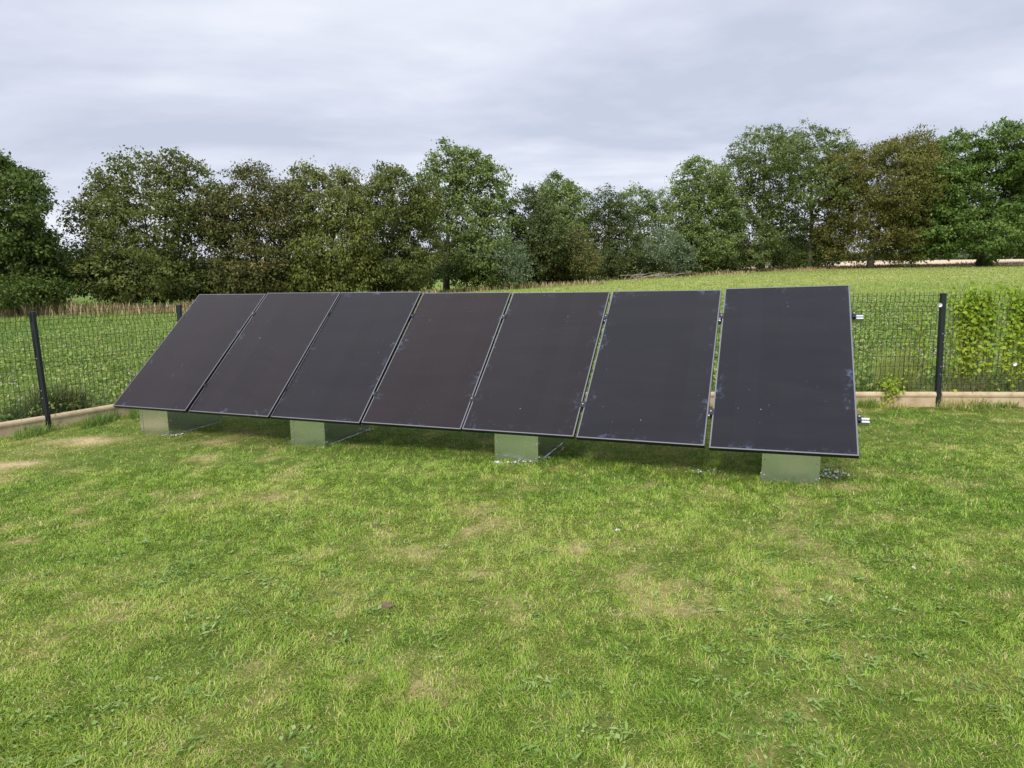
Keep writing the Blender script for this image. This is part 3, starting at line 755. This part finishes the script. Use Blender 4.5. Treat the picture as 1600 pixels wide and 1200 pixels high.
# ------------------------------------------------------------------ grass
def blades(P, hgt, wid, lean, g, seg=2, az=None):
    """bent grass blades: seg 2 -> 5 vertices, seg 1 -> 3 vertices"""
    n = len(P); a = g.random(n)*6.2832 if az is None else az; d = np.stack([np.cos(a), np.sin(a), np.zeros(n)], 1)
    b = a+1.57+g.normal(size=n)*.5; s = np.stack([np.cos(b), np.sin(b), np.zeros(n)], 1)*(wid*.5)[:, None]
    up = np.array([0, 0, 1.])
    tip = P+up*(hgt*np.cos(lean))[:, None]+d*(hgt*np.sin(lean))[:, None]
    if seg == 1:
        V = np.stack([P-s, P+s, tip], 1).reshape(-1, 3); i = np.arange(n)*3
        return V, [np.stack([i, i+1, i+2], 1)], 3
    mid = P+up*(hgt*.62*np.cos(lean*.62))[:, None]+d*(hgt*.62*np.sin(lean*.62))[:, None]
    V = np.stack([P-s, P+s, mid+s*.8, mid-s*.8, tip], 1).reshape(-1, 3); i = np.arange(n)*5
    return V, [np.stack([i, i+1, i+2, i+3], 1), np.stack([i+3, i+2, i+4], 1)], 5
def merge(parts):
    V = []; Q = {}; c = 0; A = []
    for v, fs, a in parts:
        V.append(v); A.append(a)
        for f in fs: Q.setdefault(f.shape[1], []).append(f+c)
        c += len(v)
    return np.concatenate(V), [np.concatenate(q) for q in Q.values()], np.concatenate(A)

M_grass = leafmat('lawn_blades', [(0., (.095, .205, .018)), (1., (.68, .54, .32)), (.2, (.225, .365, .034)), (.42, (.355, .455, .072)), (.65, (.51, .49, .15)), (.85, (.58, .48, .25))], trans=.28, rough=.55, spec=.25)
def lawn_grass():
    g = np.random.default_rng(21); parts = []
    zones = [(1.2, 2.8, -4.2, 4.6, 34000, .031, .0029, 2), (2.8, 4.2, -5.2, 5.8, 27000, .031, .0034, 2), (4.2, 6.0, -6.6, 7.4, 17000, .032, .0044, 2), (6.0, 9.3, -6.6, 9.2, 9500, .033, .0060, 1)]
    for y0, y1, x0, x1, dn, h, w, seg in zones:
        n = int((y1-y0)*(x1-x0)*dn)
        x = x0+g.random(n)*(x1-x0); y = y0+g.random(n)*(y1-y0)
        dr = dryness(x, y); lush = fbm(x, y, .22, 6.2); tuft = fbm(x, y, .075, 1.2, 2)
        big = fbm(x, y, 2.2, 12.3, 3); med = fbm(x, y, .45, 15.1, 3)
        k = (x > leftline(y)+.03) & (y < backline(x)-.03) & (g.random(n) > .7*dr) & (g.random(n) < .30+1.3*(tuft-.15)) & (g.random(n) < .5+1.1*(med-.1))
        x, y, dr, lush, tuft, big, med = x[k], y[k], dr[k], lush[k], tuft[k], big[k], med[k]; n = len(x)
        P = np.stack([x, y, terr(x, y)-.002+.012*(fbm(x, y, .8, 2.)-.5)], 1)
        hh = h*(.45+.9*g.random(n))*(.5+.95*lush)*(1-.35*dr)
        V, Fs, kk = blades(P, hh, w*(.6+.8*g.random(n)), np.where(g.random(n) < .42, 1.1+.5*g.random(n), np.clip(.5+.65*np.abs(g.normal(size=n)), 0, 1.6)), g, seg, 12.6*vnoise(x, y, .13, 3.7)+g.normal(size=n)*.9)
        v = -.02+.46*g.random(n)**1.2+.30*(big-.45)+.30*(med-.5)+.30*dr*(.4+.9*g.random(n))
        straw = g.random(n) < (.035+.40*dr); v = np.where(straw, .62+.36*g.random(n), v)
        parts.append((V, Fs, np.repeat(np.clip(v, 0, 1), kk)))
    # longer unmown blades against the boards
    n = 5200; t = g.random(n); xb = -4.3+t*11; yb = backline(xb)-.04-.09*g.random(n)**2
    n2 = 2600; yl = 5.6+3.5*g.random(n2); xl = leftline(yl)+.05+.10*g.random(n2)**2
    x = np.concatenate([xb, xl]); y = np.concatenate([yb, yl]); k = vnoise(x, y, .35, 2.2) > .28+.4*g.random(len(x)); x, y = x[k], y[k]; n = len(x)
    V, Fs, kk = blades(np.stack([x, y, terr(x, y)-.004], 1), .09*(.35+.9*g.random(n))*(.4+1.1*vnoise(x, y, .3, 8.1)), .005*(.6+.8*g.random(n)), np.clip(.2+.5*np.abs(g.normal(size=n)), 0, 1.4), g, 2)
    parts.append((V, Fs, np.repeat(np.clip(.1+.4*g.random(n)+.5*sstep(.45, .75, vnoise(x, y, .5, 1.1)), 0, 1), kk)))
    V, Fs, A = merge(parts)
    o = np_mesh('lawn_grass', V, Fs, M_grass, attrs={'v': A}); tag(o, 'short mown grass with pale dry patches', 'grass', kind='stuff')
    print('lawn verts', len(V))
lawn_grass()

M_weed = leafmat('lawn_weed_leaves', [(0., (.10, .18, .035)), (1., (.34, .42, .16)), (.5, (.19, .30, .058))], trans=.2, rough=.5, spec=.3)
def weeds():
    g = np.random.default_rng(31)
    spots = [(330, 880, .55, 36), (480, 930, .4, 26), (640, 920, .35, 18), (270, 905, .35, 18), (340, 975, .22, 14), (470, 850, .7, 30), (1290, 985, .45, 34), (1350, 960, .4, 28), (1180, 1010, .25, 16),
             (1230, 860, .6, 28), (1380, 820, .7, 30), (1520, 905, .5, 22), (1210, 1150, .3, 22), (1080, 930, .3, 14), (930, 870, .4, 18), (870, 940, .3, 12), (100, 1100, .35, 18), (60, 1170, .3, 18), (300, 1080, .3, 12),
             (1530, 1070, .16, 6), (1000, 1080, .5, 16), (1140, 1110, .4, 16), (860, 1070, .18, 8), (520, 1190, .25, 14), (120, 880, .5, 20), (820, 830, .6, 20), (1450, 1050, .4, 14), (700, 990, .5, 14), (1180, 960, .3, 12), (940, 1150, .3, 12), (560, 1000, .4, 10), (200, 1160, .4, 12)]
    P0 = []; S0 = []
    for px, py, r, n in spots:
        c = ground(px, py); a = g.random(n)*6.28; q = np.sqrt(g.random(n))*r
        m_ = g.random(n) < .95; P0.append(np.stack([c[0]+q*np.cos(a), c[1]+q*np.sin(a)*.8], 1)[m_]); S0.append(.65+.5*g.random(m_.sum()))
    n = 600; P0.append(np.stack([-5+g.random(n)*11, 2+g.random(n)*6], 1)); S0.append(np.full(n, .62))
    P0 = np.concatenate(P0); S0 = np.concatenate(S0)
    k = (P0[:, 0] > leftline(P0[:, 1])+.05) & (P0[:, 1] < backline(P0[:, 0])-.05); P0 = P0[k]; S0 = S0[k]
    nl = 9; n = len(P0)*nl; ci = np.repeat(np.arange(len(P0)), nl)
    a = g.random(n)*6.28; Ln = (.022+.034*g.random(n))*S0[ci]; el = .05+.5*g.random(n)**2
    d = np.stack([np.cos(a)*np.cos(el), np.sin(a)*np.cos(el), np.sin(el)], 1)
    jit = g.normal(size=(n, 2))*.016; P = np.stack([P0[ci, 0]+jit[:, 0], P0[ci, 1]+jit[:, 1], terr(P0[ci, 0], P0[ci, 1])+.012+.016*g.random(n)], 1)
    kind = (np.arange(len(P0)) % 3 == 0)[ci]; Ln = np.where(kind, Ln*.42, Ln*.85); P[:, :2] += np.where(kind, 1., 0.)[:, None]*g.normal(size=(n, 2))*.03; P[:, 2] -= .008
    V = leaf_quads(P+d*Ln[:, None]*.55, d, np.array([0, 0, 1.])+g.normal(size=(n, 3))*.25, Ln, Ln*np.where(kind, .75, .18+.2*g.random(len(P0))[ci]))
    v = np.clip(np.repeat(g.random(len(P0)), nl)*.6+g.random(n)*.4, 0, 1)
    o = np_mesh('lawn_weeds', V, quads(n), M_weed, attrs={'v': np.repeat(v, 4)}); tag(o, 'flat broad leaved weeds spread through the lawn', 'weeds', kind='stuff')
weeds()

M_fgrass = leafmat('field_leaves', [(0., (.07, .15, .022)), (1., (.58, .50, .26)), (.3, (.18, .285, .055)), (.55, (.31, .39, .095)), (.8, (.42, .43, .14))], trans=.3)
def field_grass():
    g = np.random.default_rng(41); parts = []
    zones = [(7.5, 13, -13, 14, 620, .19, .009), (13, 20, -19, 21, 260, .19, .014), (20, 32, -28, 34, 120, .15, .022), (32, 53.8, -36, 60, 40, .12, .042)]
    for y0, y1, x0, x1, dn, h, w in zones:
        n = int((y1-y0)*(x1-x0)*dn)
        x = x0+g.random(n)*(x1-x0); y = y0+g.random(n)*(y1-y0)
        out = ((x < leftline(np.minimum(y, 9.2))-.05) | (y > backline(x)+.06))
        if y0 < 9: out &= (np.abs(x-0) < 13)
        x, y = x[out], y[out]; n = len(x)
        pt = fbm(x, y, 1.6, 8.8); big = fbm(x, y, 7., 3.3, 3)
        P = np.stack([x, y, terr(x, y)-.01+.03*(fbm(x, y, 2.5, 5.)-.5)], 1)
        far = sstep(12, 36, y)*sstep(-25, 8, x)
        hh = h*(.4+.8*g.random(n))*(.5+pt)*(1-.3*far)
        V, Fs, kk = blades(P, hh, w*(.7+.7*g.random(n)), np.clip(.2+.6*np.abs(g.normal(size=n)), 0, 1.4), g, 2)
        v = .08+.36*g.random(n)+.40*(big-.4)+.30*far*(.5+.6*g.random(n))+.35*(pt-.5)
        st = g.random(n) < .06+.10*far; v = np.where(st, .7+.3*g.random(n), v)
        parts.append((V, Fs, np.repeat(np.clip(v, 0, 1), kk)))
    V, Fs, A = merge(parts)
    # clover leaflets and broad leaves in the near field
    n = 260000
    x = -13+g.random(n)*27; y = 7.5+g.random(n)**1.7*13
    out = ((x < leftline(np.minimum(y, 9.2))-.08) | (y > backline(x)+.08)); x, y = x[out], y[out]; n = len(x)
    pt = fbm(x, y, 1.1, 2.8); k = g.random(n) < (pt*1.7-.35)+.25*(x > 3); x, y = x[k], y[k]; n = len(x)
    Cn = np.stack([x, y, terr(x, y)+.02+.36*g.random(n)*fbm(x, y, .7, 8.8, 3)**1.3*1.6], 1)
    V2 = leaf_quads(Cn, g.normal(size=(n, 3)), g.normal(size=(n, 3))*.5+[0, 0, 1], .035+.05*g.random(n), .025+.03*g.random(n))
    a2 = np.clip(.10+.62*g.random(n), 0, 1)
    V, Fs, A = merge([(V, Fs, A), (V2, [quads(n)], np.repeat(a2, 4))])
    o = np_mesh('field_plants', V, Fs, M_fgrass, attrs={'v': A}); tag(o, 'green meadow of grass and clover beyond the fence', 'meadow', kind='stuff')
    # pale pink clover heads
    n = 5200
    x = -12+g.random(n)*26; y = 8.2+g.random(n)**1.4*15
    out = ((x < leftline(np.minimum(y, 9.2))-.1) | (y > backline(x)+.12)); x, y = x[out], y[out]
    k = g.random(len(x)) < sstep(.35, .7, fbm(x, y, 2., 7.))*np.where(x > 0, 1, .45); x, y = x[k], y[k]; n = len(x)
    c = np.stack([x, y, terr(x, y)+.16+.20*g.random(n)], 1); r = (.011+.010*g.random(n))[:, None]
    O = np.array([[1, 0, 0], [-1, 0, 0], [0, 1, 0], [0, -1, 0], [0, 0, 1.1], [0, 0, -.8]])
    V = (c[:, None]+r[:, :, None]*O[None]).reshape(-1, 3); i = (np.arange(n)*6)[:, None, None]
    tri = np.array([[0, 2, 4], [2, 1, 4], [1, 3, 4], [3, 0, 4], [2, 0, 5], [1, 2, 5], [3, 1, 5], [0, 3, 5]])
    mt = leafmat('clover_heads', [(0., (.42, .28, .36)), (1., (.62, .56, .55)), (.5, (.5, .40, .44))], trans=.2)
    o = np_mesh('clover_flowers', V, (i+tri[None]).reshape(-1, 3), mt, attrs={'v': np.repeat(g.random(n), 6)}); tag(o, 'pale pink clover heads dotted over the meadow', 'flowers', kind='stuff')
    # straw coloured tall grass at the foot of the trees
    parts = []
    for x0, x1, dd, n, hm in ((-26, -12, 31.5, 4200, .6), (-13, -4, 36.5, 2400, .45), (-6, 6, 43, 900, .35), (5, 18, 50, 1300, .3), (18, 44, 55.5, 5000, .3)):
        x = x0+g.random(n)*(x1-x0); y = dd+g.normal(size=n)*.8+.06*(x-x0)
        hh = hm*(.3+.8*g.random(n))*(.35+1.2*fbm(x, y, 3., 4., 3))
        V, Fs, kk = blades(np.stack([x, y, terr(x, y)], 1), hh, .035+.03*g.random(n), np.clip(.1+.3*np.abs(g.normal(size=n)), 0, 1.2), g, 2)
        parts.append((V, Fs, np.repeat(g.random(n), kk)))
    V, Fs, A = merge(parts)
    mt = leafmat('straw_grass', [(0., (.20, .19, .07)), (1., (.58, .45, .27)), (.5, (.42, .32, .17))], trans=.3)
    o = np_mesh('dry_grass', V, Fs, mt, attrs={'v': A}); tag(o, 'straw coloured tall grass along the foot of the trees', 'dry grass', kind='stuff')
field_grass()

# ------------------------------------------------------------------ tufts, vines and weeds at the fence
def tuft(label, xy, n, hgt, spread, mat, seed, lean=.5, w=.006, vlo=0., vhi=1., cat='grass tuft', name='grass_tuft', group='grass tufts along the fence'):
    g = np.random.default_rng(seed); gz = float(terr(*xy))
    a = g.random(n)*6.28; q = np.sqrt(g.random(n)); sx, sy = spread
    P = np.stack([q*np.cos(a)*sx, q*np.sin(a)*sy, np.zeros(n)], 1)
    P[:, 2] = terr(P[:, 0]+xy[0], P[:, 1]+xy[1])-gz-.005
    V, Fs, kk = blades(P, hgt*(.4+.8*g.random(n)), w*(.6+.8*g.random(n)), np.clip(lean*(.3+1.1*np.abs(g.normal(size=n))), 0, 1.5), g, 2)
    o = np_mesh(name, V, Fs, mat, attrs={'v': np.repeat(vlo+(vhi-vlo)*g.random(n), kk)}); o.location = (xy[0], xy[1], gz)
    tag(o, label, cat, group)
M_tuft = leafmat('shaggy_tuft', [(0., (.045, .085, .018)), (1., (.36, .30, .13)), (.5, (.095, .15, .03)), (.8, (.20, .21, .06))], trans=.25)
def on_left(y, off): return (float(leftline(y))+off, y)
def on_back(x, off): return (x, float(backline(x))+off)
tuft('big shaggy grass tuft outside the left fence, just right of the whole post', on_left(8.4, -.60), 2000, .50, (.26, .30), M_tuft, 1, .75, .010, 0, 1)
tuft('shaggy dark grass tuft outside the left fence, left of the whole post', on_left(7.9, -.42), 800, .36, (.20, .20), M_tuft, 2, .8, .009, 0, .8)
tuft('green grass tuft inside the garden at the foot of the left post', on_left(7.62, .20), 420, .15, (.12, .32), M_fgrass, 3, .6, .006, .1, .5)
tuft('grass tuft on the lawn against the concrete board right of the left post', on_left(8.2, .20), 380, .16, (.10, .35), M_fgrass, 4, .6, .006, 0, .45)
tuft('grass tuft in the corner under the leftmost solar panel', on_left(8.6, .22), 420, .16, (.14, .3), M_fgrass, 5, .6, .006, .05, .5)
tuft('small grass tuft at the board right of the lower rail end', on_back(4.14, -.09), 160, .15, (.14, .06), M_fgrass, 6, .5, .005, .1, .6)
tuft('dry brown stalks at the foot of the right post', on_back(5.14, -.08), 240, .15, (.30, .05), M_fgrass, 7, .5, .005, .65, 1.)
tuft('low weeds at the board near the right picture edge', on_back(5.52, -.08), 260, .11, (.24, .05), M_fgrass, 8, .7, .007, .1, .8)
tuft('dry brown tuft behind the mesh right of the right post', on_back(5.3, .22), 900, .30, (.5, .12), M_fgrass, 9, .6, .006, .45, 1.)
tuft('yellow green stalks behind the mesh left of the right post', on_back(4.58, .25), 260, .75, (.28, .12), M_fgrass, 10, .22, .008, .45, .85)

M_vine = leafmat('vine_leaves', [(0., (.18, .30, .03)), (1., (.62, .52, .07)), (.4, (.34, .47, .045)), (.75, (.46, .52, .06))], trans=.42)
M_petal = simple('white_petal', (.8, .8, .78), .6)
M_stem = simple('vine_stem', (.13, .11, .05), .8)
def vine(label, xa, xb, ztop, n, seed, flowers=(), zlow=.3, off=.02, lsz=.044):
    g = np.random.default_rng(seed); x0 = (xa+xb)/2; y0 = float(backline(x0)); gz = float(terr(x0, y0))
    root = empty('climbing_vine', (x0, y0, gz)); tag(root, label, 'vine', 'vines on the back fence')
    st = MB(); C0 = []
    nst = max(4, int((xb-xa)*34))
    for s in range(nst):
        xs = (xa+(xb-xa)*g.random())-x0; k = 9; zz = np.linspace(.05, ztop*(.8+.22*g.random()), k)
        xx = xs+np.cumsum(g.normal(size=k))*.012; yy = (backline(xx+x0)-y0)+off+g.normal(size=k)*.02
        Pp = np.stack([xx, yy, zz], 1); st.tube(Pp, .003, 4, cap=False); C0.append(Pp[zz > zlow*ztop] if (zz > zlow*ztop).any() else Pp)
    st.build('stem', M_stem, root)
    C0 = np.concatenate(C0); Cn = C0[(lambda q: g.choice(len(C0), n, p=q/q.sum()))(.15+np.clip(C0[:, 2]/ztop, 0, 1.2)**1.7)]+g.normal(size=(n, 3))*np.array([.035, .03, .06])
    V = leaf_quads(Cn, g.normal(size=(n, 3))+[0, -.3, -.8], g.normal(size=(n, 3))*.6+[0, -.8, .6], lsz*(.6+.8*g.random(n)), lsz*.85*(.6+.8*g.random(n)))
    zf = np.clip(Cn[:, 2]/ztop, 0, 1)
    v = np.clip(.15+.6*g.random(n)+.35*(.6-zf), 0, 1)
    np_mesh('leaves', V, quads(n), M_vine, root, attrs={'v': np.repeat(v, 4)})
    for fx, fz in flowers:
        m = MB(); c = np.array([fx-x0, backline(fx)-y0-.04, fz]); kk = 10; r = .024
        ring = [c+np.array([math.cos(t)*r, -.02, math.sin(t)*r]) for t in np.arange(kk)*6.2832/kk]
        m.add([c+np.array([0, .03, 0])]+ring, [(0, 1+(i+1) % kk, 1+i) for i in range(kk)]); m.build('flower', M_petal, root)
vine('dense yellow green vine over the top of the fence right of the post', 5.10, 5.44, 1.21, 1600, 61)
vine('second yellow green vine column close to the right picture edge', 5.54, 5.98, 1.23, 1800, 62, ((5.66, .50),))
vine('thin tendrils along the fence top right of the right post', 4.98, 5.8, 1.27, 460, 63, zlow=.86)
vine('sparse yellow vine climbing the mesh left of the right post', 4.48, 4.78, 1.05, 110, 64, ((4.84, 1.18), ))
vine('bindweed hanging over the concrete board left of the right post', 4.36, 4.52, .30, 190, 65, zlow=.05, off=-.05, lsz=.036)

# ------------------------------------------------------------------ gravel, clod, litter and dead branches
M_gravel = simple('pale_gravel', (.55, .56, .53), .9, noise=.35, scale=30)
def stones(name, label, spots, seed, cat='gravel'):
    g = np.random.default_rng(seed); V = []; Fq = []; c = 0
    ico = np.array([[0, 0, 1], [.894, 0, .447], [.276, .851, .447], [-.724, .526, .447], [-.724, -.526, .447], [.276, -.851, .447], [.724, .526, -.447], [-.276, .851, -.447], [-.894, 0, -.447], [-.276, -.851, -.447], [.724, -.526, -.447], [0, 0, -1.]])
    tri = np.array([[0, 1, 2], [0, 2, 3], [0, 3, 4], [0, 4, 5], [0, 5, 1], [1, 6, 2], [2, 7, 3], [3, 8, 4], [4, 9, 5], [5, 10, 1], [6, 7, 2], [7, 8, 3], [8, 9, 4], [9, 10, 5], [10, 6, 1], [11, 7, 6], [11, 8, 7], [11, 9, 8], [11, 10, 9], [11, 6, 10]])
    for px, py, rx, ry, n, s in spots:
        o = ground(px, py)
        for i in range(n):
            a = g.random()*6.28; q = math.sqrt(g.random()); x = o[0]+q*math.cos(a)*rx; y = o[1]+q*math.sin(a)*ry
            r = s*(.4+g.random()**2*1.3)
            v = ico*(1+g.normal(size=(12, 1))*.16)*r*np.array([1, 1, .6])+np.array([x, y, float(terr(x, y))+.012+r*.2])
            V.append(v); Fq.append(tri+c); c += 12
    o = np_mesh(name, np.concatenate(V), np.concatenate(Fq), M_gravel); tag(o, label, cat, kind='stuff')
stones('gravel', 'pale gravel scattered in the grass round the galvanised boxes', [(1297, 742, .15, .12, 80, .008), (800, 724, .20, .035, 34, .008), (270, 681, .14, .04, 24, .009), (1100, 738, .16, .05, 16, .008), (560, 674, .2, .05, 26, .009), (860, 702, .2, .08, 16, .008), (180+300, 672, .15, .05, 20, .01)], 71)
M_soil = simple('dry_soil', (.15, .105, .065), .95, noise=.5, scale=40)
def clod(label, px, py, r, seed, mat=None, name='soil_clod', cat='clod', k=.55):
    g = np.random.default_rng(seed); P = ground(px, py); m = MB()
    import bmesh
    bm = bmesh.new(); bmesh.ops.create_icosphere(bm, subdivisions=3, radius=1)
    for v in bm.verts:
        q = v.co.copy(); d = 1+.28*(math.sin(q.x*4+seed)*math.sin(q.y*5+seed*2)+math.sin(q.z*6+q.x*3+seed))*.6+g.normal()*.06
        v.co = Vector((q.x*r*d, q.y*r*d*.85, q.z*r*k*d))
    me = bpy.data.meshes.new(name); bm.to_mesh(me); bm.free(); me.materials.append(mat or M_soil)
    o = bpy.data.objects.new(name, me); COL.objects.link(o); o.location = (P[0], P[1], float(terr(P[0], P[1]))+r*k*.35)
    tag(o, label, cat)
clod('dry brown earth clod on the lawn below the middle panel', 603, 950, .035, 3)
M_white = simple('bleached_shell', (.75, .75, .74), .6)
clod('small white chip lying on the lawn, left of the two', 965, 829, .016, 5, M_white, 'white_chip', 'chip')
clod('small white chip lying on the lawn, right of the two', 1428, 888, .012, 6, M_white, 'white_chip', 'chip')

def brush_pile():
    g = np.random.default_rng(91); y = 48.5; c = at(1015, 432, y); gz = float(terr(c[0], y)); m = MB()
    for i in range(26):
        a = g.normal()*.5; L_ = .5+1.2*g.random(); p = np.array([g.normal()*1.0, g.normal()*.25, .08+.25*g.random()])
        d = np.array([math.cos(a), .3*g.normal(), abs(math.sin(a))*.8])*L_
        m.tube([p-d*.5, p+g.normal(size=3)*.05, p+d*.5], [.03, .02, .008], 5)
    mt = simple('dead_wood', (.30, .25, .19), .9, noise=.3)
    o = m.build('brush_pile', mt); o.location = (c[0], y, gz); tag(o, 'pile of bleached dead branches at the foot of the trees', 'brush pile')
brush_pile()
